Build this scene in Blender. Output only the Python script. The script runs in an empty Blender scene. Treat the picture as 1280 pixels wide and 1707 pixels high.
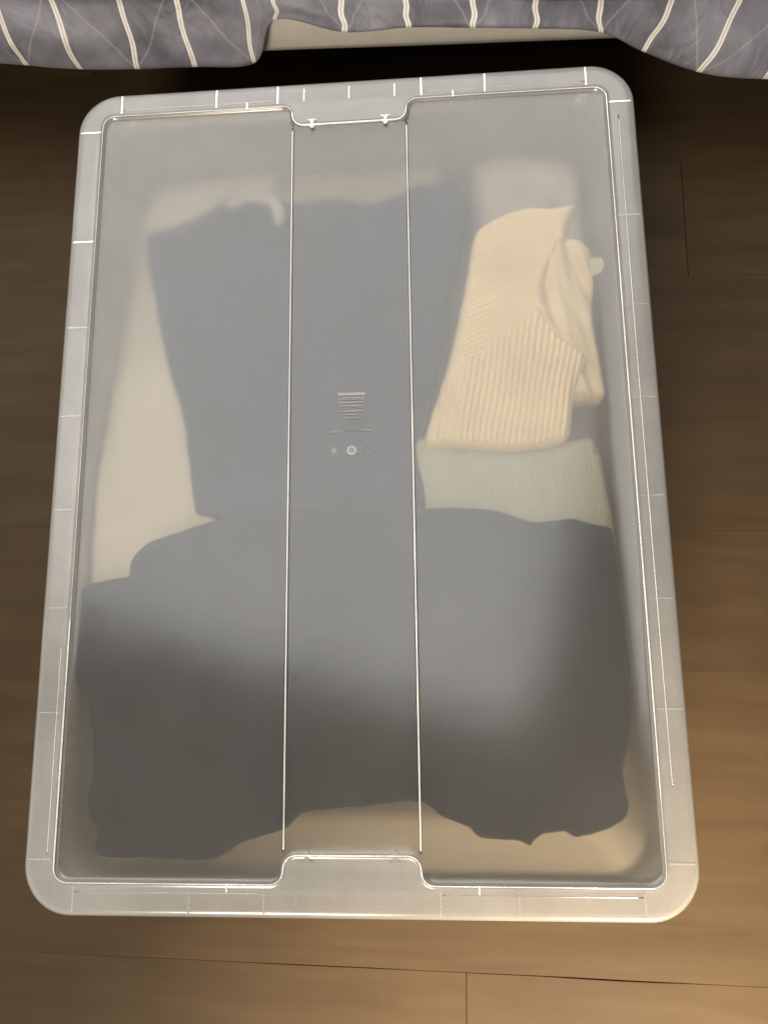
import bpy, bmesh, math, random
import numpy as np
from mathutils import Vector, noise, Matrix
from mathutils.geometry import delaunay_2d_cdt
C = bpy.context.scene.collection
sc = bpy.context.scene
rnd = random.Random(7)

# ---------------- camera, world, lamps, exposure ----------------
cd = bpy.data.cameras.new('camera')
cam = bpy.data.objects.new('camera', cd); C.objects.link(cam)
cd.sensor_fit = 'VERTICAL'; cd.sensor_height = 36.0; cd.lens = 36.0 * 1200.0 / 1707.0
cd.clip_start = 0.02; cd.clip_end = 50
cam.location = (0.07305, -0.17387, 0.81635)
cam.rotation_mode = 'XYZ'; cam.rotation_euler = (0.183596, 0.068957, -0.011760)
sc.camera = cam

w = bpy.data.worlds.new('World'); sc.world = w; w.use_nodes = True
bg = w.node_tree.nodes['Background']
bg.inputs['Color'].default_value = (1.0, 0.86, 0.70, 1); bg.inputs['Strength'].default_value = 0.28

def area(name, loc, target, sx, sy, power, col, rz=0.0):
    d = bpy.data.lights.new(name, 'AREA'); d.shape = 'RECTANGLE'; d.size = sx; d.size_y = sy
    d.energy = power; d.color = col
    o = bpy.data.objects.new(name, d); C.objects.link(o); o.location = loc
    v = Vector(target) - Vector(loc)
    o.rotation_euler = v.to_track_quat('-Z', 'Y').to_euler() if abs(v.x) + abs(v.y) > 1e-6 else (0, 0, rz)
    return o
# the pale lit ceiling over the bed (its mirror image is the veil on the lid)
area('ceiling_light', (-0.56, 1.69, 2.35), (-0.56, 1.69, 0), 3.0, 3.7, 95.0, (1.0, 0.99, 0.97), math.radians(-15))
# warm room lamp behind the photographer
area('room_lamp', (-0.45, -1.80, 1.60), (0.0, 0.3, 0.1), 0.6, 0.5, 50.0, (1.0, 0.87, 0.70))
# added warm spot behind the photographer; its cone shapes the floor's light pool
sd = bpy.data.lights.new('floor_pool_spot', 'SPOT'); so = bpy.data.objects.new('floor_pool_spot', sd); C.objects.link(so)
sd.energy = 370; sd.color = (1.0, 0.77, 0.50); sd.spot_size = math.radians(58); sd.spot_blend = 0.65; sd.shadow_soft_size = 0.08
so.location = (0.50, -1.34, 0.68); so.rotation_euler = (Vector((0.34, -0.80, 0)) - so.location).to_track_quat('-Z', 'Y').to_euler()

sc.view_settings.view_transform = 'Standard'; sc.view_settings.look = 'None'
sc.view_settings.exposure = 0.03; sc.view_settings.gamma = 1.0
cy = sc.cycles
cy.max_bounces = 20; cy.transmission_bounces = 18; cy.diffuse_bounces = 5; cy.glossy_bounces = 6
cy.transparent_max_bounces = 16; cy.caustics_refractive = True; cy.caustics_reflective = False; cy.blur_glossy = 0.3
cy.sample_clamp_indirect = 4.0
try:
    cy.use_denoising = True
except Exception:
    pass

# ---------------- helpers ----------------
def tag(o, label=None, cat=None, group=None, kind=None):
    for k, v in (('label', label), ('category', cat), ('group', group), ('kind', kind)):
        if v: o[k] = v
    return o
def mesh_obj(name, verts, faces, mat, parent=None, smooth=True, uv=None):
    me = bpy.data.meshes.new(name); me.from_pydata([tuple(v) for v in verts], [], faces); me.update()
    if smooth:
        me.polygons.foreach_set('use_smooth', [True] * len(me.polygons))
    if uv is not None:
        l = me.uv_layers.new(name='UVMap')
        idx = np.empty(len(me.loops), dtype=np.int32); me.loops.foreach_get('vertex_index', idx)
        l.data.foreach_set('uv', np.asarray(uv, dtype=np.float32)[idx].ravel())
    if mat: me.materials.append(mat)
    o = bpy.data.objects.new(name, me); C.objects.link(o)
    if parent: o.parent = parent
    return o
def empty(name, loc=(0, 0, 0), rz=0):
    o = bpy.data.objects.new(name, None); C.objects.link(o); o.location = loc; o.rotation_euler = (0, 0, rz)
    o.empty_display_size = 0.05
    return o
def box_geo(x0, x1, y0, y1, z0, z1):
    v = [(x, y, z) for z in (z0, z1) for y in (y0, y1) for x in (x0, x1)]
    f = [(0, 2, 3, 1), (4, 5, 7, 6), (0, 1, 5, 4), (2, 6, 7, 3), (0, 4, 6, 2), (1, 3, 7, 5)]
    return v, f
def box_obj(name, b, mat, parent, bev=0.0):
    v, f = box_geo(*b)
    o = mesh_obj(name, v, f, mat, parent, smooth=False)
    if bev:
        m = o.modifiers.new('bevel', 'BEVEL'); m.width = bev; m.segments = 2
    return o
def nz(x, y, s, seed=0.0):
    return noise.noise(Vector((x * s + seed * 7.3, y * s - seed * 3.1, seed)))

# ---------------- materials ----------------
def new_mat(name):
    m = bpy.data.materials.new(name); m.use_nodes = True
    n = m.node_tree.nodes; l = m.node_tree.links; n.clear()
    return m, n, l, n.new('ShaderNodeOutputMaterial')
def plastic(name, haze, rough, spec_rough, col=(0.86, 0.86, 0.84), back=0.5, bump=0.0, grain=0.25):
    m, n, l, out = new_mat(name)
    rf = n.new('ShaderNodeBsdfRefraction'); rf.distribution = 'GGX'; rf.inputs['IOR'].default_value = 1.45
    rf.inputs['Roughness'].default_value = rough; rf.inputs['Color'].default_value = (0.98, 0.98, 0.97, 1)
    df = n.new('ShaderNodeBsdfDiffuse'); df.inputs['Color'].default_value = (*col, 1)
    tr = n.new('ShaderNodeBsdfTranslucent'); tr.inputs['Color'].default_value = (*col, 1)
    mx = n.new('ShaderNodeMixShader'); mx.inputs[0].default_value = back
    l.new(df.outputs[0], mx.inputs[1]); l.new(tr.outputs[0], mx.inputs[2])
    m2 = n.new('ShaderNodeMixShader'); l.new(rf.outputs[0], m2.inputs[1]); l.new(mx.outputs[0], m2.inputs[2])
    # moulding mottle: haze varies a little over the sheet
    tc = n.new('ShaderNodeTexCoord'); nt = n.new('ShaderNodeTexNoise'); nt.inputs['Scale'].default_value = 14
    nt.inputs['Detail'].default_value = 5
    mr = n.new('ShaderNodeMapRange'); mr.inputs[3].default_value = haze * 0.85; mr.inputs[4].default_value = haze * 1.15
    mr.inputs[1].default_value = 0.3; mr.inputs[2].default_value = 0.7
    l.new(tc.outputs['Object'], nt.inputs['Vector']); l.new(nt.outputs['Fac'], mr.inputs[0]); ng = n.new('ShaderNodeTexNoise'); ng.inputs['Scale'].default_value = 750; ng.inputs['Detail'].default_value = 1
    l.new(tc.outputs['Object'], ng.inputs['Vector'])
    mg = n.new('ShaderNodeMapRange'); mg.inputs[1].default_value = 0.3; mg.inputs[2].default_value = 0.7; mg.inputs[3].default_value = 1 - grain; mg.inputs[4].default_value = 1 + grain
    l.new(ng.outputs['Fac'], mg.inputs[0])
    mm_ = n.new('ShaderNodeMath'); mm_.operation = 'MULTIPLY'; l.new(mr.outputs[0], mm_.inputs[0]); l.new(mg.outputs[0], mm_.inputs[1])
    l.new(mm_.outputs[0], m2.inputs[0])
    gl = n.new('ShaderNodeBsdfGlossy'); gl.distribution = 'BECKMANN'; gl.inputs['Roughness'].default_value = spec_rough
    fr = n.new('ShaderNodeFresnel'); fr.inputs['IOR'].default_value = 1.58
    m3 = n.new('ShaderNodeMixShader'); l.new(fr.outputs[0], m3.inputs[0]); l.new(m2.outputs[0], m3.inputs[1]); l.new(gl.outputs[0], m3.inputs[2])
    if bump:
        n2 = n.new('ShaderNodeTexNoise'); n2.inputs['Scale'].default_value = 9; n2.inputs['Detail'].default_value = 3
        b = n.new('ShaderNodeBump'); b.inputs['Strength'].default_value = bump; b.inputs['Distance'].default_value = 0.01
        l.new(tc.outputs['Object'], n2.inputs['Vector']); l.new(n2.outputs['Fac'], b.inputs['Height'])
        for s in (gl, fr): l.new(b.outputs[0], s.inputs['Normal'])
    l.new(m3.outputs[0], out.inputs[0])
    return m
M_LID = plastic('lid_plastic', 0.064, 0.245, 0.165, col=(0.88, 0.84, 0.77), bump=0.05)
M_RIM = plastic('rim_plastic', 0.40, 0.20, 0.22, grain=0.06)
M_BOX = plastic('box_plastic', 0.78, 0.22, 0.25, col=(0.90, 0.85, 0.76))
M_RIDGE = plastic('ridge_plastic', 0.85, 0.2, 0.15, col=(0.97, 0.97, 0.95), back=0.25)  # thick hazy plastic, whitened to put edge highlights into the colour
M_RIB = plastic('rib_plastic', 0.40, 0.2, 0.2, col=(0.92, 0.92, 0.90))

def cloth(name, col, col2=None, weave=900.0, bumpd=0.0006, sheen=0.15, scale=18, extra=None):
    m, n, l, out = new_mat(name)
    p = n.new('ShaderNodeBsdfPrincipled'); p.inputs['Roughness'].default_value = 0.92
    p.inputs['Specular IOR Level'].default_value = 0.15
    p.inputs['Sheen Weight'].default_value = sheen; p.inputs['Sheen Roughness'].default_value = 0.5
    tc = n.new('ShaderNodeTexCoord'); nt = n.new('ShaderNodeTexNoise'); nt.inputs['Scale'].default_value = scale; nt.inputs['Detail'].default_value = 6
    l.new(tc.outputs['Object'], nt.inputs['Vector'])
    r = n.new('ShaderNodeValToRGB'); c2 = col2 or tuple(c * 0.72 for c in col)
    r.color_ramp.elements[0].position = 0.3; r.color_ramp.elements[0].color = (*c2, 1)
    r.color_ramp.elements[1].position = 0.7; r.color_ramp.elements[1].color = (*col, 1)
    l.new(nt.outputs['Fac'], r.inputs[0]); l.new(r.outputs[0], p.inputs['Base Color'])
    wv = n.new('ShaderNodeTexNoise'); wv.inputs['Scale'].default_value = weave; wv.inputs['Detail'].default_value = 2
    l.new(tc.outputs['Object'], wv.inputs['Vector'])
    b = n.new('ShaderNodeBump'); b.inputs['Strength'].default_value = 0.5; b.inputs['Distance'].default_value = bumpd
    l.new(wv.outputs['Fac'], b.inputs['Height']); l.new(b.outputs[0], p.inputs['Normal'])
    l.new(p.outputs[0], out.inputs[0])
    return m
M_NAVY = cloth('navy_knit', (0.018, 0.025, 0.034), (0.009, 0.013, 0.019))
M_BLUE = cloth('blue_grey_jersey', (0.022, 0.037, 0.066), (0.014, 0.023, 0.042))
M_CREAM = cloth('cream_knit', (0.80, 0.62, 0.37), (0.68, 0.52, 0.30))
M_CREAM2 = cloth('cream_lining', (0.74, 0.58, 0.36), (0.62, 0.48, 0.29))
M_TAG = cloth('tag_cloth', (0.60, 0.52, 0.36))
M_PALE = cloth('pale_knit', (0.42, 0.39, 0.285), (0.33, 0.31, 0.225))
M_WHITE = cloth('ivory_cloth', (0.50, 0.43, 0.32), (0.42, 0.36, 0.27), scale=9)
M_GREY = cloth('grey_cloth', (0.56, 0.48, 0.40), (0.26, 0.23, 0.20))
M_BEIGE = cloth('beige_cloth', (0.42, 0.36, 0.27), (0.32, 0.27, 0.20))
M_TAUPE = cloth('taupe_cloth', (0.46, 0.40, 0.32), (0.28, 0.24, 0.20), scale=9)

def wood(name, k):
    m, n, l, out = new_mat(name)
    p = n.new('ShaderNodeBsdfPrincipled')
    tc = n.new('ShaderNodeTexCoord'); mp = n.new('ShaderNodeMapping'); mp.inputs['Scale'].default_value = (3.0, 26.0, 10.0)
    mp.inputs['Location'].default_value = (k * 3.7, k * 1.9, k)
    l.new(tc.outputs['Object'], mp.inputs[0])
    nt = n.new('ShaderNodeTexNoise'); nt.inputs['Scale'].default_value = 1.6; nt.inputs['Detail'].default_value = 9; nt.inputs['Roughness'].default_value = 0.55
    nt.inputs['Distortion'].default_value = 0.5
    l.new(mp.outputs[0], nt.inputs['Vector'])
    r = n.new('ShaderNodeValToRGB'); t = 1.0 + 0.04 * math.sin(k * 2.4)
    r.color_ramp.elements[0].position = 0.25; r.color_ramp.elements[0].color = (0.036 * t, 0.0235 * t, 0.0120 * t, 1)
    r.color_ramp.elements[1].position = 0.8; r.color_ramp.elements[1].color = (0.055 * t, 0.0370 * t, 0.0195 * t, 1)
    l.new(nt.outputs['Fac'], r.inputs[0])
    # broad, soft figure
    n2 = n.new('ShaderNodeTexNoise'); n2.inputs['Scale'].default_value = 7; n2.inputs['Detail'].default_value = 3
    l.new(tc.outputs['Object'], n2.inputs['Vector'])
    mr = n.new('ShaderNodeMapRange'); mr.inputs[3].default_value = 0.74; mr.inputs[4].default_value = 1.26
    l.new(n2.outputs['Fac'], mr.inputs[0])
    mu = n.new('ShaderNodeVectorMath'); mu.operation = 'SCALE'; l.new(r.outputs[0], mu.inputs[0]); l.new(mr.outputs[0], mu.inputs['Scale'])
    l.new(mu.outputs[0], p.inputs['Base Color'])
    p.inputs['Roughness'].default_value = 0.55; p.inputs['Specular IOR Level'].default_value = 0.12
    b = n.new('ShaderNodeBump'); b.inputs['Strength'].default_value = 0.25; b.inputs['Distance'].default_value = 0.0006
    l.new(nt.outputs['Fac'], b.inputs['Height']); l.new(b.outputs[0], p.inputs['Normal'])
    l.new(p.outputs[0], out.inputs[0])
    return m
M_WOOD = [wood('oak_board_%d' % k, k) for k in range(5)]
def plain(name, col, rough=0.6, spec=0.3, bscale=60, bd=0.0005):
    m, n, l, out = new_mat(name)
    p = n.new('ShaderNodeBsdfPrincipled'); p.inputs['Roughness'].default_value = rough; p.inputs['Specular IOR Level'].default_value = spec
    tc = n.new('ShaderNodeTexCoord'); nt = n.new('ShaderNodeTexNoise'); nt.inputs['Scale'].default_value = bscale; nt.inputs['Detail'].default_value = 4
    l.new(tc.outputs['Object'], nt.inputs['Vector'])
    r = n.new('ShaderNodeValToRGB'); r.color_ramp.elements[0].color = (*[c * 0.8 for c in col], 1); r.color_ramp.elements[1].color = (*[min(1, c * 1.15) for c in col], 1)
    l.new(nt.outputs['Fac'], r.inputs[0]); l.new(r.outputs[0], p.inputs['Base Color'])
    b = n.new('ShaderNodeBump'); b.inputs['Distance'].default_value = bd; b.inputs['Strength'].default_value = 0.4
    l.new(nt.outputs['Fac'], b.inputs['Height']); l.new(b.outputs[0], p.inputs['Normal'])
    l.new(p.outputs[0], out.inputs[0])
    return m
M_SUB = plain('subfloor_dust', (0.02, 0.013, 0.008))
M_RAIL = plain('grey_satin_rail', (0.56, 0.545, 0.50), 0.35, 0.5, 25)
M_MATT = plain('mattress_ticking', (0.55, 0.53, 0.5), 0.9, 0.1)
M_LEG = plain('dark_bed_leg', (0.03, 0.025, 0.02), 0.5)

# bedspread: charcoal sateen, pairs of ivory lines along whole numbers of U
def bedspread_mat():
    m, n, l, out = new_mat('charcoal_striped_sateen')
    p = n.new('ShaderNodeBsdfPrincipled'); p.inputs['Roughness'].default_value = 0.5; p.inputs['Specular IOR Level'].default_value = 0.35
    p.inputs['Sheen Weight'].default_value = 0.2
    tc = n.new('ShaderNodeTexCoord'); sp = n.new('ShaderNodeSeparateXYZ'); l.new(tc.outputs['UV'], sp.inputs[0])
    def mt(op, a, b=None, c=None):
        q = n.new('ShaderNodeMath'); q.operation = op
        for i, v in enumerate((a, b, c)):
            if v is None: continue
            if isinstance(v, (int, float)): q.inputs[i].default_value = v
            else: l.new(v, q.inputs[i])
        return q.outputs[0]
    fr = mt('ABSOLUTE', mt('SUBTRACT', mt('FRACT', mt('ADD', sp.outputs[0], 0.5)), 0.5))
    band = mt('SUBTRACT', 1.0, mt('SMOOTHSTEP', fr, 0.0, 1.0)) if False else None
    def sm(v, a, b):
        q = n.new('ShaderNodeMapRange'); q.interpolation_type = 'SMOOTHSTEP'; l.new(v, q.inputs[0]); q.inputs[1].default_value = a; q.inputs[2].default_value = b
        return q.outputs[0]
    outer = mt('SUBTRACT', 1.0, sm(fr, 0.034, 0.050)); inner = sm(fr, 0.004, 0.016)
    inner = mt('MAXIMUM', inner, 0.55)
    line = mt('MULTIPLY', outer, inner)
    # faint lighter diagonal lines crossing each other
    def diag(k):
        a = mt('ADD', sp.outputs[0], mt('MULTIPLY', sp.outputs[1], k))
        f = mt('ABSOLUTE', mt('SUBTRACT', mt('FRACT', mt('MULTIPLY', a, 0.5)), 0.5))
        return mt('SUBTRACT', 1.0, sm(f, 0.004, 0.014))
    dg = mt('MULTIPLY', mt('MAXIMUM', diag(12.0), diag(-12.0)), 0.13)
    nt = n.new('ShaderNodeTexNoise'); nt.inputs['Scale'].default_value = 12; nt.inputs['Detail'].default_value = 4; l.new(tc.outputs['Object'], nt.inputs['Vector'])
    r = n.new('ShaderNodeValToRGB'); r.color_ramp.elements[0].position = .35; r.color_ramp.elements[0].color = (0.085, 0.085, 0.108, 1); r.color_ramp.elements[1].position = .68; r.color_ramp.elements[1].color = (0.22, 0.22, 0.265, 1)
    l.new(nt.outputs['Fac'], r.inputs[0])
    fac = mt('MAXIMUM', line, dg)
    mx = n.new('ShaderNodeMix'); mx.data_type = 'RGBA'; l.new(fac, mx.inputs[0]); l.new(r.outputs[0], mx.inputs[6]); mx.inputs[7].default_value = (0.74, 0.72, 0.66, 1)
    l.new(mx.outputs[2], p.inputs['Base Color'])
    wv = n.new('ShaderNodeTexNoise'); wv.inputs['Scale'].default_value = 700; l.new(tc.outputs['Object'], wv.inputs['Vector'])
    b = n.new('ShaderNodeBump'); b.inputs['Distance'].default_value = 0.0004; b.inputs['Strength'].default_value = 0.4
    l.new(wv.outputs['Fac'], b.inputs['Height'])
    mp2 = n.new('ShaderNodeMapping'); mp2.inputs['Scale'].default_value = (1.0, 1.0, 0.35); mp2.inputs['Rotation'].default_value = (0, 0.6, 0)
    l.new(tc.outputs['Object'], mp2.inputs[0])
    w2 = n.new('ShaderNodeTexNoise'); w2.inputs['Scale'].default_value = 17; w2.inputs['Detail'].default_value = 3; w2.inputs['Distortion'].default_value = 1.2
    l.new(mp2.outputs[0], w2.inputs['Vector'])
    b2 = n.new('ShaderNodeBump'); b2.inputs['Distance'].default_value = 0.02; b2.inputs['Strength'].default_value = 0.42
    l.new(w2.outputs['Fac'], b2.inputs['Height']); l.new(b.outputs[0], b2.inputs['Normal']); l.new(b2.outputs[0], p.inputs['Normal'])
    l.new(p.outputs[0], out.inputs[0])
    return m
M_SPREAD = bedspread_mat()

# ---------------- floor of individual boards ----------------
floor = mesh_obj('floor', [(-8, -8, -0.016), (8, -8, -0.016), (8, 8, -0.016), (-8, 8, -0.016)], [(0, 1, 2, 3)], M_SUB, smooth=False)
tag(floor, kind='structure')
FR = empty('floor_boards_pivot') if False else None
RZ = math.radians(-1.6)
BW = 0.1536
def seam_y(k): return -0.3475 + BW * k
joints = {-1: [0.1115, -0.72, 1.02], -2: [-0.55, 0.3315, 1.3], 0: [-0.86, 0.75], 4: [-0.62, 0.55, 1.4], 5: [-0.75, 0.378, 1.25], 6: [-0.2, 0.9]}
for k in range(-9, 17):
    js = joints.get(k)
    if js is None: js = [-1.05 + ((k * 0.61) % 0.9), 0.15 + ((k * 0.61) % 0.9), 1.35 + ((k * 0.37) % 0.5)]
    js = sorted(js); xs = [-2.4] + js + [2.4]
    for i in range(len(xs) - 1):
        y0, y1 = seam_y(k - 1), seam_y(k)
        dz = rnd.uniform(-0.0003, 0.0003); g = 0.00012 if k in (-1, -2, -3) else 0.00004
        x0, x1 = xs[i] + 0.0004, xs[i + 1] - 0.0004
        e = 0.0005 if k < 0 else 0.0001; N = 24 if (-3 < k < 8) else 2
        verts = []; faces = []
        # long edges waver slightly, as worn edges do
        for j in range(N + 1):
            x = x0 + (x1 - x0) * j / N
            wv0 = max(0, nz(x, k * 3.1, 6.0, 2)) * (0.0017 if k < 1 else 0.0002); wv1 = max(0, nz(x, k * 3.1 + 5, 6.0, 3)) * (0.0017 if k < 0 else 0.0002)
            for yy, z in ((y0 + g + wv0, -0.014), (y0 + g + wv0, dz - e * .6), (y0 + g + wv0 + e, dz), (y1 - g - wv1 - e, dz), (y1 - g - wv1, dz - e * .6), (y1 - g - wv1, -0.014)):
                verts.append((x, yy, z))
        for j in range(N):
            for q in range(5):
                a = j * 6 + q; faces.append((a, a + 6, a + 7, a + 1))
        faces.append(tuple(range(6))); faces.append(tuple(N * 6 + q for q in range(5, -1, -1)))
        o = mesh_obj('floorboard', verts, faces, M_WOOD[(k * 2 + i) % 5], floor, smooth=False)
        o.rotation_euler = (0, 0, RZ)

# ---------------- bed: rail, slab, legs ----------------
BR = math.radians(-2.0)
bed = empty('bed', (0, 0.484, 0), BR)
tag(bed, 'bed with pale grey side rail showing beneath the striped bedspread', 'bed')
# slightly bowed satin rail
N = 60; v = []; f = []
prof = [(0.000, 0.215), (0.000, 0.129), (0.002, 0.122), (0.008, 0.118), (0.030, 0.118), (0.030, 0.215)]
for i in range(N + 1):
    x = -1.0 + 2.0 * i / N
    for (py, pz) in prof:
        v.append((x, py + 0.002 * nz(x, 0, 5, 4), pz + 0.0015 * nz(x, 1, 4, 5)))
for i in range(N):
    for q in range(len(prof)):
        a = i * 6 + q; b2 = i * 6 + (q + 1) % 6
        f.append((a, b2, b2 + 6, a + 6))
mesh_obj('side_rail', v, f, M_RAIL, bed)
box_obj('mattress', (-1.0, 1.0, 0.032, 1.40, 0.20, 0.262), M_MATT, bed, 0.02)
box_obj('slat_base', (-1.0, 1.0, 0.034, 1.38, 0.16, 0.195), M_MATT, bed, 0.002)
for lx in (-0.93, 0.93):
    box_obj('leg', (lx - 0.03, lx + 0.03, 0.06, 0.12, 0.0005, 0.159), M_LEG, bed, 0.004)

# ---------------- bedspread ----------------
LOWER_SWEATER = [(-130.8,-57.5),(-160.0,-66.4),(-188.1,-75.4),(-201.2,-86.3),(-206.9,-96.2),(-206.0,-101.8),(-208.6,-107.9),(-214.7,-108.8),(-228.8,-110.8),(-248.5,-114.9),(-256.8,-128.5),(-258.8,-155.8),(-256.0,-188.0),(-249.1,-206.6),(-238.8,-219.7),(-234.0,-250.7),(-231.5,-281.2),(-234.3,-296.2),(-233.7,-313.5),(-224.7,-328.2),(-221.8,-349.1),(-179.8,-351.2),(-127.3,-352.8),(-109.3,-346.9),(-96.5,-338.7),(-60.5,-327.5),(-41.0,-313.4),(6.4,-309.0),(57.5,-304.5),(75.0,-315.9),(97.3,-324.4),(107.0,-332.8),(137.7,-334.6),(148.9,-339.2),(153.1,-333.5),(159.2,-329.8),(176.5,-327.8),(188.6,-331.9),(210.9,-326.2),(226.1,-318.2),(231.3,-307.4),(229.2,-288.5),(229.1,-276.5),(235.2,-259.6),(240.8,-217.9),(241.2,-177.7),(236.9,-131.2),(234.1,-73.7),(217.7,-67.9),(199.6,-62.1),(183.6,-63.9),(164.9,-64.5),(146.5,-58.6),(127.9,-52.6),(95.5,-50.1),(62.8,-49.9),(30.0,-46.8),(-36.5,-47.4),(-92.6,-49.4)]
UPPER_SWEATER = [(-93.2,-78.4),(-126.7,-56.7),(-132.5,-53.2),(-149.8,-49.3),(-157.4,-10.7),(-169.3,45.5),(-189.8,105.1),(-208.8,174.8),(-226.1,241.0),(-227.6,271.2),(-188.9,280.5),(-163.7,294.4),(-143.5,308.7),(-125.3,313.1),(-98.6,305.3),(-79.1,307.2),(-72.4,300.7),(-20.5,303.8),(11.7,295.7),(43.8,303.0),(63.1,314.2),(95.2,318.1),(112.8,312.7),(120.8,289.4),(115.1,237.7),(101.0,181.3),(86.8,127.2),(71.8,62.5),(62.8,13.0),(59.4,-78.9)]
CREAM_SWEATER = [(70.7,9.6),(68.7,17.8),(77.2,45.6),(89.3,80.8),(102.1,128.8),(114.2,184.3),(119.9,215.9),(127.4,229.7),(151.3,242.6),(174.9,248.4),(198.1,247.1),(220.3,250.3),(218.6,241.4),(211.2,223.8),(208.8,211.1),(194.8,186.6),(185.0,162.1),(183.7,137.4),(199.3,112.4),(220.4,93.5),(221.5,84.5),(213.3,67.1),(208.4,49.7),(204.4,29.5),(202.1,16.9),(195.0,8.0),(174.1,4.1),(146.7,2.7),(102.9,7.5)]
CREAM_FLAP = [(174.8,219.0),(200.9,216.3),(218.4,215.4),(229.6,209.6),(233.6,199.8),(230.9,184.0),(234.7,171.2),(231.6,140.1),(233.0,109.3),(236.6,79.0),(237.8,64.0),(235.4,52.2),(211.5,51.3),(197.7,54.2),(197.0,92.6),(182.0,130.0),(166.0,155.6)]
CREAM_TAG = [(232.5,193.2),(242.8,192.7),(245.2,186.3),(242.4,178.9),(234.7,174.2),(230.6,180.7)]
PALE_SWEATER = [(58.2,14.9),(98.0,16.6),(154.0,10.7),(204.2,13.2),(223.7,15.5),(230.8,-2.1),(234.4,-30.8),(238.2,-70.1),(232.6,-97.5),(116.2,-106.2),(56.1,-94.0)]
WHITE_CLOTH = [(-295.9,283.5),(-273.1,312.3),(-241.8,318.1),(-209.3,293.7),(-178.7,122.6),(-151.5,-13.4),(-130.4,-50.6),(-134.3,-73.5),(-191.1,-117.6),(-259.5,-133.3),(-260.8,-70.8),(-273.9,55.9)]
GREY_CLOTH = [(130.0,391.1),(177.0,425.3),(242.1,428.1),(280.1,417.9),(278.9,309.0),(275.3,172.3),(272.0,44.2),(268.9,-76.0),(260.7,-110.6),(175.9,-109.0),(122.0,-12.7),(128.9,179.2)]
BEIGE_CLOTH = [(-84.8,394.6),(3.6,381.2),(70.5,380.6),(93.4,367.9),(95.1,305.4),(89.4,213.6),(2.4,176.4),(-75.3,193.8),(-128.4,217.3),(-156.6,268.8),(-131.2,326.0),(-87.3,338.3)]
TAUPE_CLOTH = [(-313.9,449.3),(-206.5,453.7),(-107.6,450.7),(-79.2,417.5),(-84.7,319.3),(-110.5,254.9),(-197.9,245.0),(-308.3,257.9)]
STRAP = [(-138.1,291.5),(-125.6,297.6),(-106.8,299.9),(-87.8,296.7),(-77.1,287.9),(-74.3,272.7),(-79.2,264.8),(-85.5,269.9),(-87.6,283.7),(-97.1,290.4),(-116.0,292.9),(-133.5,286.4)]
HEM = [(-0.4447,0.4886,0.14),(-0.3694,0.4759,0.14),(-0.3046,0.4664,0.14),(-0.2403,0.4609,0.14),(-0.175,0.4599,0.14),(-0.109,0.4587,0.14),(-0.0789,0.4768,0.175),(-0.0064,0.4613,0.17),(0.061,0.4611,0.17),(0.1293,0.4571,0.17),(0.1914,0.4556,0.165),(0.2594,0.45,0.16),(0.3081,0.4413,0.14),(0.3683,0.4263,0.125),(0.4396,0.4205,0.115),(0.5002,0.4182,0.115)]
TOP = [(-0.4317,0.4946,0.2092),(-0.3667,0.4919,0.2065),(-0.3061,0.4897,0.2038),(-0.2358,0.4874,0.2004),(-0.1763,0.4851,0.1978),(-0.1079,0.4828,0.1945),(-0.0769,0.4818,0.193),(-0.0058,0.4792,0.1898),(0.0588,0.4769,0.1869),(0.1273,0.4745,0.1837),(0.1919,0.4723,0.1806),(0.2568,0.4699,0.1777),(0.3283,0.4682,0.1736),(0.397,0.4661,0.1701),(0.4645,0.4636,0.1671),(0.5271,0.4615,0.1641)]

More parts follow.
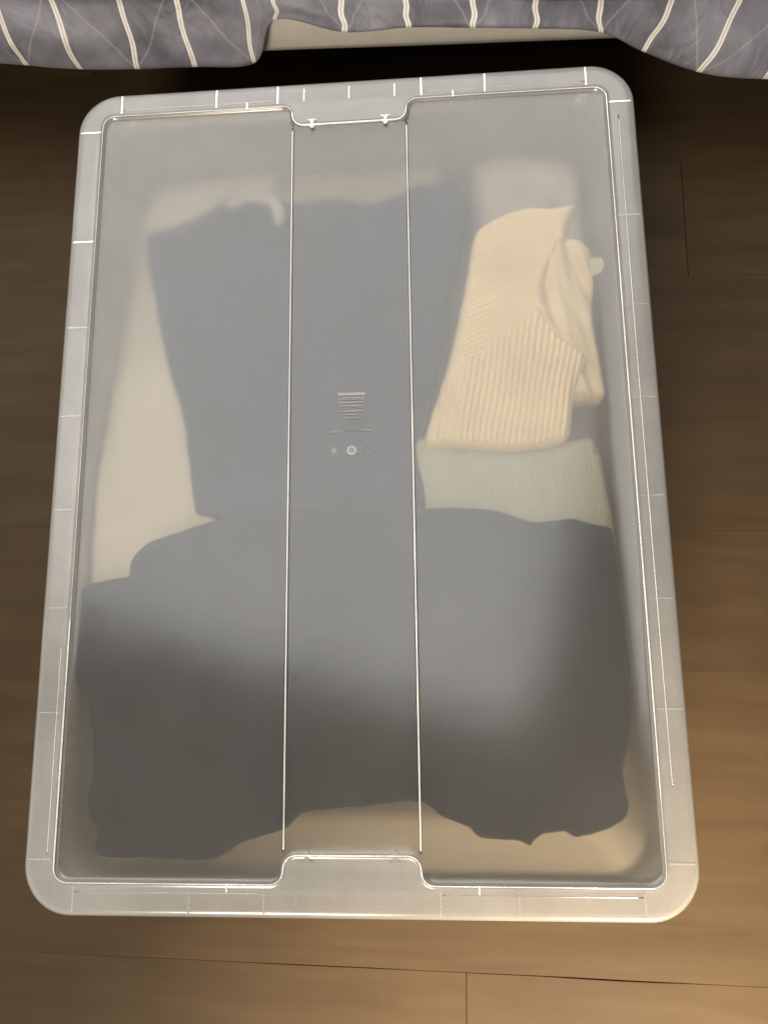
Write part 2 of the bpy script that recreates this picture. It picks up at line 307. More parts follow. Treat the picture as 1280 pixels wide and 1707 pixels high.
def lerp(a, b, t): return tuple(a[i] + (b[i] - a[i]) * t for i in range(len(a)))
nS = len(HEM); SUB = 14; rows = []
UV = []; V = []; F = []
def cat(tab, u):
    i = max(0, min(len(tab) - 2, int(math.floor(u)))); t = u - i
    p0 = tab[max(i - 1, 0)]; p1 = tab[i]; p2 = tab[i + 1]; p3 = tab[min(i + 2, len(tab) - 1)]
    return tuple(0.5 * (2 * b + (c - a) * t + (2 * a - 5 * b + 4 * c - d) * t * t + (3 * b - a - 3 * c + d) * t ** 3) for a, b, c, d in zip(p0, p1, p2, p3))
us = [i / SUB for i in range((nS - 1) * SUB + 1)]
vs_hang = [j / 12 for j in range(13)]
for u in us:
    h = Vector(cat(HEM, u)); t = Vector(cat(TOP, u))
    col = []
    # small rolled hem
    col.append((h + Vector((0, 0.004, 0.003)), 0.0)); col.append((h + Vector((0, 0.0015, -0.0005)), 0.0))
    L = (t - h).length
    for s in vs_hang:
        P = h.lerp(t, s)
        # bellies and creases in the hanging cloth
        amp = math.sin(math.pi * min(1, s * 0.9 + 0.08))
        d = 0.010 * nz(P.x, P.z, 9, 8) + 0.004 * nz(P.x + P.z * 1.5, P.z, 20, 9) + 0.0012 * nz(P.x - P.z, P.z, 60, 10)
        P = P + Vector((0.35 * d * amp, -abs(0.004) * amp + d * amp, 0))
        wob = 0.0022 * math.sin(s * 5 + u * 1.9) * amp
        P.x += wob
        col.append((P, s * L))
    # up the mattress side and over the top
    zt = 0.275; last = col[-1][0]; ll = col[-1][1]
    for s in (0.25, 0.5, 0.75, 1.0):
        z = last.z + (zt - 0.03 - last.z) * s
        P = Vector((last.x, last.y + 0.012 * nz(last.x, z, 6, 8) * 1.0 + 0.004 * s, z)); col.append((P, ll + z - last.z))
    base = col[-1][0]; bl = col[-1][1]
    for a in (30, 60, 90):
        col.append((base + Vector((0, 0.03 * (1 - math.cos(math.radians(a))), 0.03 * math.sin(math.radians(a)))), bl + 0.0005 * a))
    e2 = col[-1][0]; bl = col[-1][1]
    for yy in (0.15, 0.4, 0.8, 1.2):
        col.append((e2 + Vector((0, yy, 0.012 * nz(e2.x, yy, 5, 3) + 0.004)), bl + yy))
    rows.append(len(col))
    for P, vv in col: V.append(P); UV.append((u, vv))
nc = rows[0]
for i in range(len(us) - 1):
    for j in range(nc - 1):
        a = i * nc + j; F.append((a, a + nc, a + nc + 1, a + 1))
spread = mesh_obj('bedspread', V, F, M_SPREAD, uv=UV)
m = spread.modifiers.new('thick', 'SOLIDIFY'); m.thickness = 0.003; m.offset = 0
m = spread.modifiers.new('sub', 'SUBSURF'); m.levels = 1; m.render_levels = 1
tag(spread, 'charcoal bedspread with pairs of thin ivory stripes hanging over the bed edge', 'bedspread')

# ---------------- storage box ----------------
def rrect(hx, hy, r, n=10):
    p = []
    for cx, cyy, a0 in ((hx - r, hy - r, 0), (-hx + r, hy - r, 90), (-hx + r, -hy + r, 180), (hx - r, -hy + r, 270)):
        for i in range(n + 1):
            a = math.radians(a0 + 90 * i / n); p.append((cx + r * math.cos(a), cyy + r * math.sin(a)))
    return p
def loft(name, rings, mat, parent, cap0=False, cap1=False, closed_ring=False):
    n = len(rings[0]); v = [p for r in rings for p in r]; f = []
    for i in range(len(rings) - 1):
        for j in range(n):
            a = i * n + j; b = i * n + (j + 1) % n; f.append((a, b, b + n, a + n))
    if closed_ring:
        k = (len(rings) - 1) * n
        for j in range(n): f.append((k + j, k + (j + 1) % n, (j + 1) % n, j))
    if cap0: f.append(tuple(range(n))[::-1])
    if cap1: f.append(tuple((len(rings) - 1) * n + j for j in range(n)))
    return mesh_obj(name, v, f, mat, parent)
sbox = empty('storage_box')
tag(sbox, 'translucent plastic underbed storage box with clipped lid, full of folded clothes', 'storage box')
def ring(hx, hy, r, z, n=12): return [(x, y, z) for x, y in rrect(hx, hy, r, n)]
rings = [ring(0.060, 0.09, 0.01, 0.0016), ring(0.238, 0.350, 0.030, 0.0016), ring(0.2415, 0.3535, 0.033, 0.0035), ring(0.2435, 0.3555, 0.034, 0.008), ring(0.2555, 0.368, 0.037, 0.150),
         ring(0.2575, 0.370, 0.037, 0.160), ring(0.2600, 0.3725, 0.037, 0.1615), ring(0.2620, 0.3745, 0.037, 0.168), ring(0.2645, 0.377, 0.039, 0.1695), ring(0.2665, 0.379, 0.041, 0.168), ring(0.2675, 0.380, 0.042, 0.158)]
body = loft('box_body', rings, M_BOX, sbox, cap0=True)
m = body.modifiers.new('thick', 'SOLIDIFY'); m.thickness = 0.0016; m.offset = 0

ZR, ZP, ZC = 0.1800, 0.1765, 0.1776         # rim, side panels, centre strip
# recess outline: big rounded rectangle with a tab reaching in at both ends
def recess_path(off=0.0, step=0.006):
    hx, hy, nx, ny = 0.2545 - off, 0.3675 - off, 0.0575 + off, 0.3445 - off
    rc, rn = 0.012 - off * 0.5, 0.011
    pts = []
    def arc(cx, cyy, r, a0, a1, n=7):
        for i in range(n + 1):
            a = math.radians(a0 + (a1 - a0) * i / n); pts.append((cx + r * math.cos(a), cyy + r * math.sin(a)))
    q = []
    # quarter from +x axis ccw to +y axis
    arc(hx - rc, hy - rc, rc, 0, 90)
    r1, r2 = rn + off, rn - off
    arc(nx + r2, hy - r2, r2, 90, 180, 6) if False else None
    arc(nx + r2, hy - r2, r2, 90, 180, 6)
    arc(nx - r1, ny + r1, r1, 0, -90, 6)
    quarter = list(pts)
    full = quarter + [(-x, y) for x, y in reversed(quarter)] + [(-x, -y) for x, y in quarter] + [(x, -y) for x, y in reversed(quarter)]
    out = []
    for i in range(len(full)):
        a = Vector(full[i]); b = Vector(full[(i + 1) % len(full)]); d = (b - a).length
        if d < 1e-5: continue
        k = max(1, int(d / step))
        for j in range(k): out.append(tuple(a.lerp(b, j / k)))
    return out
def prof_lid(name, mat, parent):
    pts = []; zs = []; edges = []
    def add_loop(path, z):
        s = len(pts)
        for p in path: pts.append(Vector(p)); zs.append(z)
        n = len(path)
        edges.extend((s + i, s + (i + 1) % n) for i in range(n))
        return s, n
    HX, HY, RR = 0.2825, 0.395, 0.043
    o0 = add_loop(rrect(HX - 0.006, HY - 0.006, RR - 0.006, 14), ZR - 0.0001)
    add_loop(rrect(HX - 0.009, HY - 0.009, RR - 0.009, 14), ZR)
    add_loop(rrect(HX - 0.013, HY - 0.013, RR - 0.013, 14), ZR)
    for sy in (-1, 1):
        for gx in np.arange(-0.045, 0.046, 0.010): pts.append(Vector((float(gx), sy * 0.362))); zs.append(ZR)
    add_loop(recess_path(-0.0060), ZR)
    add_loop(recess_path(-0.0038), ZR)
    add_loop(recess_path(-0.0022), ZR)
    add_loop(recess_path(-0.0012), ZR + 0.0005)
    add_loop(recess_path(-0.0002), ZR + 0.0004)
    add_loop(recess_path(0.0012), ZR - 0.0014)
    add_loop(recess_path(0.0022), 'p0')
    add_loop(recess_path(0.0036), 'p')
    for sx in (-1, 1):
        for dx in (-0.0022, -0.001, 0.001, 0.0022):
            s = len(pts); ys = np.linspace(-0.338, 0.338, 90)
            for y in ys: pts.append(Vector((sx * 0.0575 + dx, float(y)))); zs.append('p')
            edges.extend((s + i, s + i + 1) for i in range(len(ys) - 1))
    # fill points (gentle warp of the big panels)
    inner = [(x, y) for x in np.arange(-0.245, 0.246, 0.012) for y in np.arange(-0.36, 0.361, 0.012) if abs(abs(x) - 0.0575) > 0.004 and not (abs(x) < 0.068 and abs(y) > 0.332)]
    for p in inner: pts.append(Vector(p)); zs.append('p')
    r = delaunay_2d_cdt(pts, edges, [], 0, 1e-7)
    vo, fo, orig = r[0], r[2], r[3]
    V = []
    for i, p in enumerate(vo):
        z = zs[orig[i][0]] if orig[i] else 'p'
        if isinstance(z, str):
            ax = abs(p.x); t = min(1, max(0, (0.0575 + 0.001 - ax) / 0.002)); b = ZP + (ZC - ZP) * t
            b += 0.0007 * nz(p.x, p.y, 4, 11) * min(1, (0.25 - ax) / 0.04 if ax < .25 else 0)
            if z == 'p0': b += 0.0004
            z = b
        V.append([p.x, p.y, z])
    F = [tuple(t) for t in fo]
    # orient up
    F2 = []
    for t in F:
        a, b, c = (Vector(V[i]) for i in t[:3])
        F2.append(t if (b - a).cross(c - a).z > 0 else t[::-1])
    # outer loop index lookup
    loopidx = {}
    for i, og in enumerate(orig):
        for q in og:
            if q < o0[1]: loopidx[q] = i
    prev = [loopidx[i] for i in range(o0[1])]
    for (ins, zz) in ((0.0035, 0.1793), (0.0015, 0.1777), (0.0004, 0.1752), (0.0, 0.172), (-0.0012, 0.1585)):
        rp = rrect(HX - ins, HY - ins, RR - ins, 14); cur = []
        for p in rp: cur.append(len(V)); V.append([p[0], p[1], zz])
        for i in range(len(rp)):
            j = (i + 1) % len(rp); F2.append((prev[i], cur[i], cur[j], prev[j]))
        prev = cur
    ob = mesh_obj(name, V, F2, mat, parent)
    ob.data.materials.append(M_RIM)
    for pg in ob.data.polygons:
        if any(V[i][2] > ZP + 0.0020 for i in pg.vertices) or all(V[i][2] < ZP - 0.001 or abs(V[i][0]) > 0.27 or abs(V[i][1]) > 0.385 for i in pg.vertices): pg.material_index = 1
    m = ob.modifiers.new('thick', 'SOLIDIFY'); m.thickness = 0.0017; m.offset = -1
    return ob
lid = prof_lid('lid', M_LID, sbox)

# ridges: rounded whitish beads on the lid, partly standing in for edge highlights
def tube(name, path, r, mat, parent, closed=False, seg=8, flat=1.0, rf=None):
    V = []; F = []; n = len(path)
    for i, p in enumerate(path):
        a = Vector(path[i - 1] if (i or closed) else path[0]); b = Vector(path[(i + 1) % n] if (i < n - 1 or closed) else path[-1])
        d = (b - a).normalized(); s = d.cross(Vector((0, 0, 1))).normalized()
        rr = r * (1 + 0.30 * nz(p[0], p[1], 30, 12) + 0.35 * nz(p[0], p[1], 5, 13)) * (rf(p[0], p[1]) if rf else 1)
        for q in range(seg):
            t = 2 * math.pi * q / seg; V.append(Vector(p) + s * (rr * math.cos(t)) + Vector((0, 0, rr * flat * math.sin(t))))
    for i in range(n if closed else n - 1):
        for q in range(seg):
            a = i * seg + q; b = i * seg + (q + 1) % seg; a2 = ((i + 1) % n) * seg + q; b2 = ((i + 1) % n) * seg + (q + 1) % seg
            F.append((a, b, b2, a2))
    if not closed: F.append(tuple(range(seg))[::-1]); F.append(tuple((n - 1) * seg + q for q in range(seg)))
    return mesh_obj(name, V, F, mat, parent)
for sx in (-1, 1):
    tube('ridge', [(sx * 0.0575, y, ZC + 0.0004) for y in np.linspace(-0.343, 0.343, 120)], 0.00115, M_RIDGE, lid)
rp = recess_path(0.0)
tube('edge_highlight_bead', [(x, y, ZR + 0.0001) for x, y in rp], 0.00095, M_RIDGE, lid, closed=True,
     rf=lambda x, y: 0.35 if (x < -0.2 and y > -0.15) else (0.5 if (y > 0.36 or (x > 0.2 and y < -0.3)) else (0.75 if y < -0.36 else 1.15)))  # bead width follows the edge's highlight, put into the shape

# fine lines added on the rim, standing for the box flange's highlight below
tube('rim_line', [(0.2648 - 0.0006 * (1 - (y / 0.33) ** 2), y, ZR) for y in np.linspace(-0.29, 0.335, 90)], 0.00055, M_RIDGE, lid)
tube('rim_line', [(-0.2610, y, ZR) for y in np.linspace(-0.345, -0.17, 40)], 0.00045, M_RIDGE, lid)
for sy in (-1, 1):
    tube('rim_line', [(x, sy * 0.3745, ZR) for x in np.linspace(-0.235, -0.075, 30)], 0.0003, M_RIB, lid)
    tube('rim_line', [(x, sy * 0.3745, ZR) for x in np.linspace(0.075, 0.235, 30)], 0.0003, M_RIB, lid)
# stiffening ribs under the rim (each one a thin web)
def rib(x0, y0, x1, y1, thick=0.0013, z0=0.1705, z1=0.1802, mat=M_RIB):
    a = Vector((x0, y0)); b = Vector((x1, y1)); s = (b - a).normalized(); s = Vector((-s.y, s.x)) * thick / 2
    q = [a + s, b + s, b - s, a - s]
    v = [(p.x, p.y, z0) for p in q] + [(p.x, p.y, z1) for p in q]
    f = [(3, 2, 1, 0), (4, 5, 6, 7), (0, 1, 5, 4), (1, 2, 6, 5), (2, 3, 7, 6), (3, 0, 4, 7)]
    return mesh_obj('rib', v, f, mat, lid, smooth=False)
for y in (0.350, 0.227, 0.1355, 0.0455, -0.0455, -0.136, -0.228, -0.349):
    for sx in (-1, 1):
        rib(sx * 0.2570, y, sx * 0.2775, y)
for x in (0.236, 0.1365, 0.073):
    for s1 in (-1, 1):
        for s2 in (-1, 1): rib(s1 * x, s2 * 0.3705, s1 * x, s2 * 0.3905)
for s2 in (-1, 1):
    for x in (-0.046, 0.0, 0.046):
        rib(x, s2 * 0.372, x, s2 * 0.386, 0.0009, 0.1745)
    for x in (-0.1045, 0.1045):
        rib(x, s2 * 0.3665, x, s2 * 0.3735, 0.0013, 0.1770, 0.1806, M_RIDGE)

# little moulded arrow marks on the two end tabs
for s2 in (-1, 1):
    for cx in (-0.0375, 0.0365):
        out2 = [(-5.2, 3.6), (5.2, 3.6), (4.4, 2.2), (1.9, 1.8), (1.5, -3.0), (3.4, -3.4), (0, -7.2), (-3.4, -3.4), (-1.5, -3.0), (-1.9, 1.8), (-4.4, 2.2)]
        P = [Vector((cx + a / 1000.0, s2 * (0.3470 + b / 1000.0))) for a, b in out2]
        if s2 < 0: P = P[::-1]
        nP = len(P); z0, z1 = (0.1738, 0.1749)
        z0, z1 = 0.1797, 0.1808
        v = [(p.x, p.y, z0) for p in P] + [(p.x, p.y, z1) for p in P]
        f = [tuple(range(nP))[::1], tuple(range(nP, 2 * nP))[::-1]] + [(i, i + nP, (i + 1) % nP + nP, (i + 1) % nP) for i in range(nP)]
        mesh_obj('moulded_arrow', v, f, M_RIDGE if s2 > 0 else M_RIM, lid, smooth=False)

# embossed barcode and recycling marks in the middle of the centre strip
M_EMB = plastic('emboss_plastic', 0.27, 0.2, 0.15, col=(0.95, 0.95, 0.93), back=0.4)
def blocks(name, lst, z0, z1, mat=M_EMB):
    V = []; F = []
    for (x0, x1, y0, y1) in lst:
        v, f = box_geo(x0, x1, y0, y1, z0 + 0.0018, z1 + 0.0018); b = len(V); V += v; F += [tuple(i + b for i in q) for q in f]
    return mesh_obj(name, V, F, mat, lid, smooth=False)
bars = []
yy = 0.0600; k = 0
for wd, gap, xa, xb in ((3.2, .5, -12, 14), (1.2, .4, -12, 14), (1.0, 1.2, -12, 13.6), (1.3, 1.6, -12, 14), (1.2, 1.2, -10.5, 12), (.6, 1.1, -9, 13), (1.4, 1.7, -8, 14), (.9, 1.8, -5, 6), (1.0, 1.4, -7.5, 10)):
    bars.append((xa / 1000, xb / 1000, yy - wd / 1000 * .9, yy)); yy -= (wd + gap) / 1000 * 1.2
bars += [(-0.0195, -0.008, 0.0215, 0.0225), (0.012, 0.021, 0.0225, 0.0235), (-0.006, 0.0100, 0.0230, 0.0235)]
x = -0.0118
vb = []
for wd in (0.5, 0.9, 0.5, 1.3, 0.6, 0.5, 1.0, 0.5, 0.8, 1.2, 0.5, 0.6, 0.9, 0.5):
    vb.append((x, x + wd / 1000, 0.0325, 0.0600)); x += (wd + 1.1) / 1000
blocks('moulded_barcode', bars, 0.1748, 0.17645)
#blocks('barcode_line', vb, 0.1748, 0.17625)
def disc_ring(name, cx, cyy, r0, r1, z0, z1, n=20, a0=0, a1=360):
    V = []; F = []
    cl = (a1 - a0) >= 360; m_ = n if cl else n + 1
    for i in range(m_):
        a = math.radians(a0 + (a1 - a0) * i / n)
        for r, z in ((r1, z0), (r1, z1), (r0, z1), (r0, z0)): V.append((cx + r * math.cos(a), cyy + r * math.sin(a), z))
    for i in range(n):
        j = (i + 1) % m_
        for q in range(4): F.append((i * 4 + q, j * 4 + q, j * 4 + (q + 1) % 4, i * 4 + (q + 1) % 4))
    return mesh_obj(name, V, F, M_EMB, lid, smooth=False)
disc_ring('round_emblem', 0.0012, 0.0040, 0.0020, 0.0050, 0.1766, 0.1783)
disc_ring('round_emblem', 0.0012, 0.0040, 0.0002, 0.0011, 0.1766, 0.1781)
# star-shaped mark and hand/arrows mark
st = []
V = []; F = []
for a in range(0, 180, 45):
    c, s = math.cos(math.radians(a + 10)), math.sin(math.radians(a + 10)); L_, t_ = 0.0042, 0.0004
    q = [(-L_, -t_), (L_, -t_), (L_, t_), (-L_, t_)]
    b = len(V); zz = 0.1780 + a * 1e-6
    for z in (0.1766, zz):
        for (px, py) in q: V.append((-0.0150 + px * c - py * s, 0.0038 + px * s + py * c, z))
    F += [tuple(i + b for i in g) for g in ((3, 2, 1, 0), (4, 5, 6, 7), (0, 1, 5, 4), (1, 2, 6, 5), (2, 3, 7, 6), (3, 0, 4, 7))]
mesh_obj('star_emblem', V, F, M_EMB, lid, smooth=False)
for k in range(3):
    a = math.radians(90 + 120 * k); a2 = math.radians(90 + 120 * (k + 1)); R_ = 0.0052
    p0 = Vector((0.0162 + R_ * math.cos(a), 0.0032 + R_ * math.sin(a), 0.1776)); p1 = Vector((0.0162 + R_ * math.cos(a2), 0.0032 + R_ * math.sin(a2), 0.1776))
    tube('recycling_arrow', [tuple(p0.lerp(p1, t)) for t in (0.12, 0.4, 0.62, 0.85)], 0.0005, M_EMB, lid, seg=5)

# a few specks of lint lying on the lid
V = []; F = []
for (lx, ly, lr) in ((0.144, 0.1065, .0016), (0.163, 0.0695, .0019), (0.118, 0.094, .0011), (0.0035, -0.181, .0010), (0.221, 0.200, .0012), (-0.108, 0.082, .0009), (0.098, -0.03, .0008), (-0.19, -0.16, .0008), (0.19, -0.22, .0007)):
    b = len(V); zt_ = ZP + 0.0008
    for i in range(6): V.append((lx + lr * 0.8 * math.cos(i * 1.047 + lx * 50) * rnd.uniform(.6, 1.2), ly + lr * 0.6 * math.sin(i * 1.047) * rnd.uniform(.6, 1.2), zt_))
    V.append((lx, ly, zt_ + 0.0006))
    F += [(b + i, b + (i + 1) % 6, b + 6) for i in range(6)] + [tuple(b + i for i in range(5, -1, -1))]
lint = mesh_obj('lint', V, F, M_TAG, lid, smooth=False); lint['kind'] = 'stuff'

# ---------------- clothes ----------------
def densify(path, step):
    pts = [Vector((a / 1000.0, b / 1000.0)) for a, b in path]; n = len(pts); out = []
    for i in range(n):
        p0, p1, p2, p3 = pts[i - 1], pts[i], pts[(i + 1) % n], pts[(i + 2) % n]
        k = max(1, int((p2 - p1).length / step))
        al = 0.38
        for j in range(k):
            t = j / k
            m1 = (p2 - p0) * al; m2 = (p3 - p1) * al
            L = (p2 - p1).length
            if m1.length > L: m1 = m1.normalized() * L
            if m2.length > L: m2 = m2.normalized() * L
            h = ((2 * t**3 - 3 * t**2 + 1) * p1 + (t**3 - 2 * t**2 + t) * m1 + (-2 * t**3 + 3 * t**2) * p2 + (t**3 - t**2) * m2)
            out.append(h)
    return out
def wall_clamp(p, z, pad=0.003):
    t = min(1, max(0, z / 0.15)); hx = 0.2435 + 0.012 * t - pad; hy = 0.3555 + 0.0125 * t - pad
    x = max(-hx, min(hx, p.x)); y = max(-hy, min(hy, p.y))
    r = 0.03; cx = hx - r; cyy = hy - r
    if abs(x) > cx and abs(y) > cyy:
        d = Vector((abs(x) - cx, abs(y) - cyy))
        if d.length > r: d = d.normalized() * r; x = math.copysign(cx + d.x, x); y = math.copysign(cyy + d.y, y)
    return Vector((x, y))
def garment(name, path, ztop, thick, R, mat, grid=0.005, parent=None, disp=None, zref=0.15, bstep=0.005, wob=0.0008):
    loop = [wall_clamp(p, zref) for p in densify(path, bstep)]
    loop2 = []
    for p in loop:
        q = Vector((p.x + wob * nz(p.x, p.y, 130, 1), p.y + wob * nz(p.x, p.y, 130, 2)))
        if not loop2 or (q - loop2[-1]).length > bstep * 0.25: loop2.append(q)
    if (loop2[0] - loop2[-1]).length < bstep * 0.25: loop2.pop()
    A = np.array([tuple(p) for p in loop2]); B = np.roll(A, -1, axis=0)
    area2 = np.sum(A[:, 0] * B[:, 1] - B[:, 0] * A[:, 1])
    if area2 < 0: loop2 = loop2[::-1]; A = np.array([tuple(p) for p in loop2]); B = np.roll(A, -1, axis=0)
    def dist(P):
        d = np.full(len(P), 9.0); AB = B - A; L2 = (AB ** 2).sum(1) + 1e-12
        for s in range(0, len(P), 4000):
            X = P[s:s + 4000]; AP = X[:, None, :] - A[None]
            t = np.clip((AP * AB[None]).sum(2) / L2, 0, 1); D_ = AP - t[..., None] * AB[None]
            d[s:s + 4000] = np.sqrt((D_ ** 2).sum(2).min(1))
        return d
    def inside(P):
        c = np.zeros(len(P), bool)
        for (x1, y1), (x2, y2) in zip(A, B):
            m_ = ((y1 > P[:, 1]) != (y2 > P[:, 1])); xi = (x2 - x1) * (P[:, 1] - y1) / ((y2 - y1) if abs(y2 - y1) > 1e-12 else 1e-12) + x1
            c ^= m_ & (P[:, 0] < xi)
        return c
    gx = np.arange(A[:, 0].min(), A[:, 0].max(), grid); gy = np.arange(A[:, 1].min(), A[:, 1].max(), grid)
    G = np.array([(x + (grid / 2 if (k % 2) else 0), y) for k, y in enumerate(gy) for x in gx])
    T = (B - A); T /= (np.linalg.norm(T, axis=1, keepdims=True) + 1e-9); Nn = np.stack([-T[:, 1], T[:, 0]], 1); Nn = Nn + np.roll(Nn, 1, axis=0); Nn /= (np.linalg.norm(Nn, axis=1, keepdims=True) + 1e-9)
    keep = [G[inside(G)]]
    keep[0] = keep[0][dist(keep[0]) > max(R * 0.55, grid * .6)]
    for off in (0.06, 0.25, 0.5):
        Q = A + Nn * (R * off); Q = Q[inside(Q)]; Q = Q[dist(Q) > R * off * 0.9]; keep.append(Q)
    Pn = np.concatenate(keep); n0 = len(A)
    pts = [Vector(p) for p in A.tolist()] + [Vector(p) for p in Pn.tolist()]
    r = delaunay_2d_cdt(pts, [], [list(range(n0))], 1, 1e-6)
    vo = np.array([tuple(p) for p in r[0]]); F = [tuple(t) for t in r[2]]
    d = dist(vo); dd = np.clip(d, 0, R); dome = R - np.sqrt(np.maximum(0, R * R - (R - dd) ** 2))
    V = []
    for i, (x, y) in enumerate(vo):
        z = ztop(x, y) - dome[i] * min(1.0, thick / R)
        if disp is not None: z += disp(x, y) * min(1, d[i] / 0.004)
        V.append([x, y, z])
    # bottom: mirror of the top shell
    n = len(V); Fo = []
    for t in F:
        a, b, c = (V[i] for i in t[:3]); cr = (b[0] - a[0]) * (c[1] - a[1]) - (b[1] - a[1]) * (c[0] - a[0])
        Fo.append(t if cr > 0 else t[::-1])
    bnd = {}
    for t in Fo:
        for q in range(len(t)):
            e = (t[q], t[(q + 1) % len(t)]); bnd[e] = 1
    edges_b = [e for e in bnd if (e[1], e[0]) not in bnd]
    low = []
    for i, (x, y) in enumerate(vo):
        z = ztop(x, y) - thick - (0 if d[i] > R else (-dome[i] * 0.25)); low.append([x, y, max(0.004, z)])
    Vb = V + low; Fb = Fo + [tuple(i + n for i in t[::-1]) for t in Fo] + [(b, a, a + n, b + n) for a, b in edges_b]
    return mesh_obj(name, Vb, Fb, mat, parent)

def folds(a1, s1, sd, ang=0.0):
    c, s = math.cos(ang), math.sin(ang)
    def fn(x, y):
        u, v = x * c + y * s, -x * s + y * c
        return a1 * noise.noise(Vector((u * s1, v * s1 * 0.28, sd))) + a1 * 0.35 * noise.noise(Vector((u * s1 * 2.7, v * s1 * 0.9, sd + 3)))
    return fn
def clampz(f, zmax=0.1737):
    def g(x, y): return min(zmax, f(x, y))
    return g
ss = lambda a, b, x: (lambda t: t * t * (3 - 2 * t))(min(1, max(0, (x - a) / (b - a))))

# deep layers first
fl = folds(0.010, 14, 1.0, 0.5)
tp = garment('taupe_garment', TAUPE_CLOTH, lambda x, y: 0.098 + fl(x, y), 0.055, 0.018, M_TAUPE, 0.009, zref=0.04, bstep=0.008)
tag(tp, 'taupe folded cloth lying deep in the upper left corner of the box', 'clothing')
fl2 = folds(0.012, 12, 5.0, -0.4)
gp = garment('grey_garment', GREY_CLOTH, lambda x, y: 0.104 + fl2(x, y), 0.06, 0.02, M_GREY, 0.009, zref=0.05, bstep=0.008)
tag(gp, 'mottled grey-brown garment deep along the right wall beneath the cream sweater', 'clothing')
fl3 = folds(0.006, 18, 9.0, 1.2)
wp = garment('ivory_garment', WHITE_CLOTH, lambda x, y: 0.158 - 0.065 * min(1, max(0, (y + 0.02) / 0.28)) + fl3(x, y) * 0.5, 0.07, 0.010, M_WHITE, 0.006, zref=0.16, bstep=0.007)
tag(wp, 'ivory cloth along the left wall of the box, left of the blue-grey garment', 'clothing')
fl4 = folds(0.010, 16, 12.0, 0.2)
bp = garment('beige_garment', BEIGE_CLOTH, lambda x, y: 0.072 + 0.018 * ss(0.27, 0.31, y) + fl4(x, y) * 0.6, 0.045, 0.014, M_BEIGE, 0.008, zref=0.09, bstep=0.008)
tag(bp, 'beige cloth at the top centre of the box behind the dark garment', 'clothing')
# pale ribbed sweater
def pale_rib(x, y):
    return 0.0011 * math.cos((x + 0.06 * y) * 2 * math.pi / 0.0042) * ss(0.07, 0.13, x) + 0.002 * nz(x, y, 22, 4)
ps = garment('pale_sweater', PALE_SWEATER, lambda x, y: 0.158 + 0.003 * ss(0.10, 0.2, x), 0.06, 0.010, M_PALE, 0.0016, disp=pale_rib, zref=0.15)
tag(ps, 'pale grey-green ribbed sweater showing between the cream and the dark sweaters', 'sweater')
# blue-grey garment
fl5 = folds(0.010, 13, 17.0, -0.3)
us_ = garment('blue_grey_sweater', UPPER_SWEATER, clampz(lambda x, y: 0.166 - 0.042 * min(1, max(0, (y + 0.03) / 0.31)) + 0.7 * fl5(x, y) * ss(-0.06, 0.12, y), 0.166), 0.05, 0.012, M_BLUE, 0.006, zref=0.15)
tag(us_, 'blue-grey folded sweater rising from the middle to the top of the box', 'sweater')
# strap loop
def strap_z(x, y): return 0.1370 - 0.004 * abs(nz(x, y, 40, 2))
stp = garment('beige_strap', STRAP, strap_z, 0.004, 0.002, M_TAUPE, 0.003, bstep=0.003, wob=0.0003)
tag(stp, 'short curved beige strap lying on the blue-grey sweater near its top edge', 'strap')

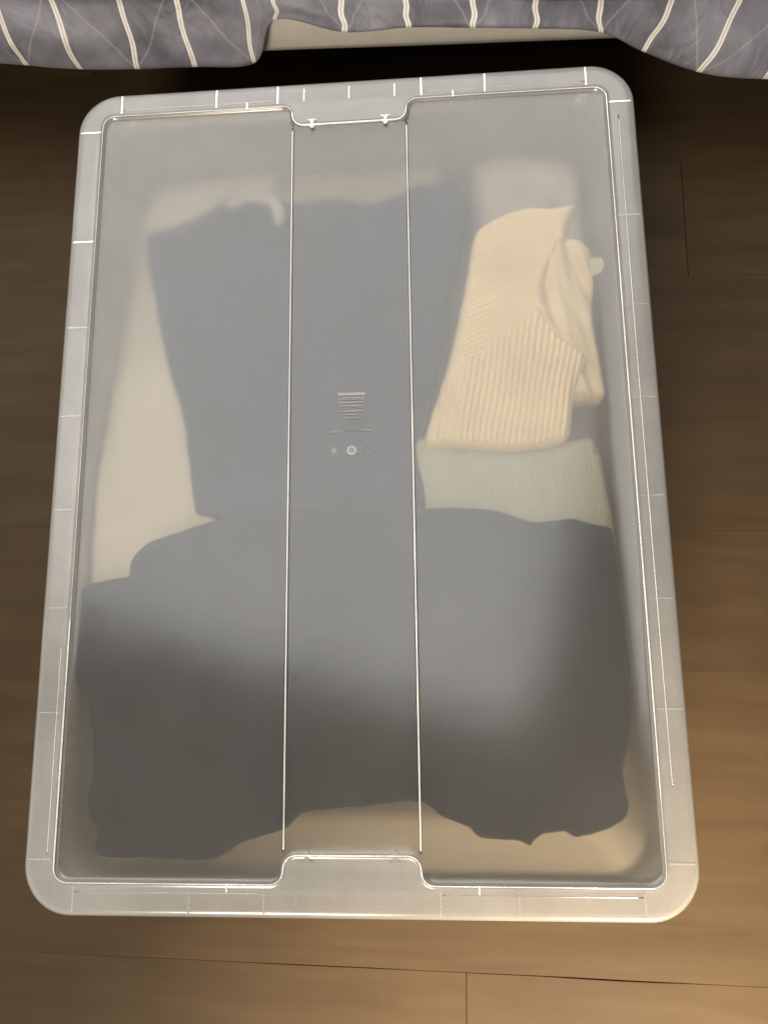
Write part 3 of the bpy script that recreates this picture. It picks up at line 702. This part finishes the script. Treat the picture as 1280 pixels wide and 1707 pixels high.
# cream ribbed sweater: body, folded flap, small tag
cr = empty('cream_sweater', (0.16, 0.12, 0.0))
tag(cr, 'cream chunky ribbed knit sweater pressed against the lid at the right', 'sweater')
def knit(x, y):
    # lower field: upright ribs leaning right; upper field: fine ribs fanning to the left
    x0_, y0_ = x, y
    x = x + 0.0016 * nz(x0_, y0_, 22, 31); y = y + 0.0016 * nz(x0_, y0_, 22, 32)
    k1 = (x - 0.16) - 0.17 * (y - 0.05) - 0.9 * max(0, (x - 0.165)) * max(0, y - 0.07) 
    big = ss(0.14, 0.165, x) * ss(0.02, 0.07, y)
    A = (0.0034 + 0.0012 * big) * (abs(math.sin(math.pi * k1 / 0.0056)) ** 0.6 - 0.7)
    th = math.radians(24 + 26 * ss(0.13, 0.19, x) * (1 - ss(0.12, 0.24, y)) + -14 * ss(0.15, 0.24, y))
    k2 = -(x - 0.1) * math.sin(th) + (y - 0.1) * math.cos(th)
    Bv = 0.0021 * (abs(math.sin(math.pi * k2 / 0.0047)) ** 0.6 - 0.7)
    # the fold dividing the two fields
    line = y - (0.072 + 0.72 * (x - 0.09))
    t = ss(-0.010, 0.010, line)
    bump = 0.0010 * math.exp(-(line / 0.007) ** 2) * ss(0.12, 0.17, x)
    stitch = 0.0004 * math.cos(2 * math.pi * (y + 0.4 * x) / 0.0045)
    return A * (1 - t) + Bv * t - bump + stitch
def cream_top(x, y):
    z = 0.1727 - 0.0012 * ss(0.17, 0.25, y)
    z -= 0.006 * ss(0.10, 0.075, x - 0.12 * y) + 0.004 * ss(0.195, 0.215, x) * ss(0.09, 0.05, y)
    z -= 0.002 * ss(0.12, 0.075, x) * ss(0.05, 0.16, y)
    return z - 0.0018 * abs(nz(x, y, 18, 6)) * ss(0.10, 0.2, y) - 0.0012 * abs(nz(x, y, 30, 5))
body_c = garment('ribbed_body', CREAM_SWEATER, cream_top, 0.055, 0.009, M_CREAM, 0.0013, disp=knit, zref=0.165, bstep=0.003)
flap_c = garment('folded_flap', CREAM_FLAP, lambda x, y: 0.1675 + 0.010 * nz(x * 2.2 + y * 0.6, y * 0.5, 40, 3) - 0.006 * ss(0.20, 0.235, x) - 0.006 * ss(0.06, 0.05, y), 0.020, 0.006, M_CREAM2, 0.0025, zref=0.16, bstep=0.004, disp=lambda x, y: 0.0014 * nz(x + y, y, 60, 4))
tag_c = garment('tag', CREAM_TAG, lambda x, y: 0.1640, 0.002, 0.001, M_TAG, 0.003, zref=0.165, bstep=0.003, wob=0.0002)
for o in (body_c, flap_c, tag_c):
    o.parent = cr; o.matrix_parent_inverse = Matrix.Translation((-0.16, -0.12, 0.0))
# big dark sweater on top across the lower half
fl6 = folds(0.0045, 12, 23.0, 1.4)
ls = garment('dark_sweater', LOWER_SWEATER, clampz(lambda x, y: 0.1733 + fl6(x, y), 0.1737), 0.075, 0.007, M_NAVY, 0.006, zref=0.17, bstep=0.004)
tag(ls, 'dark slate sweater folded across the whole lower half of the box', 'sweater')
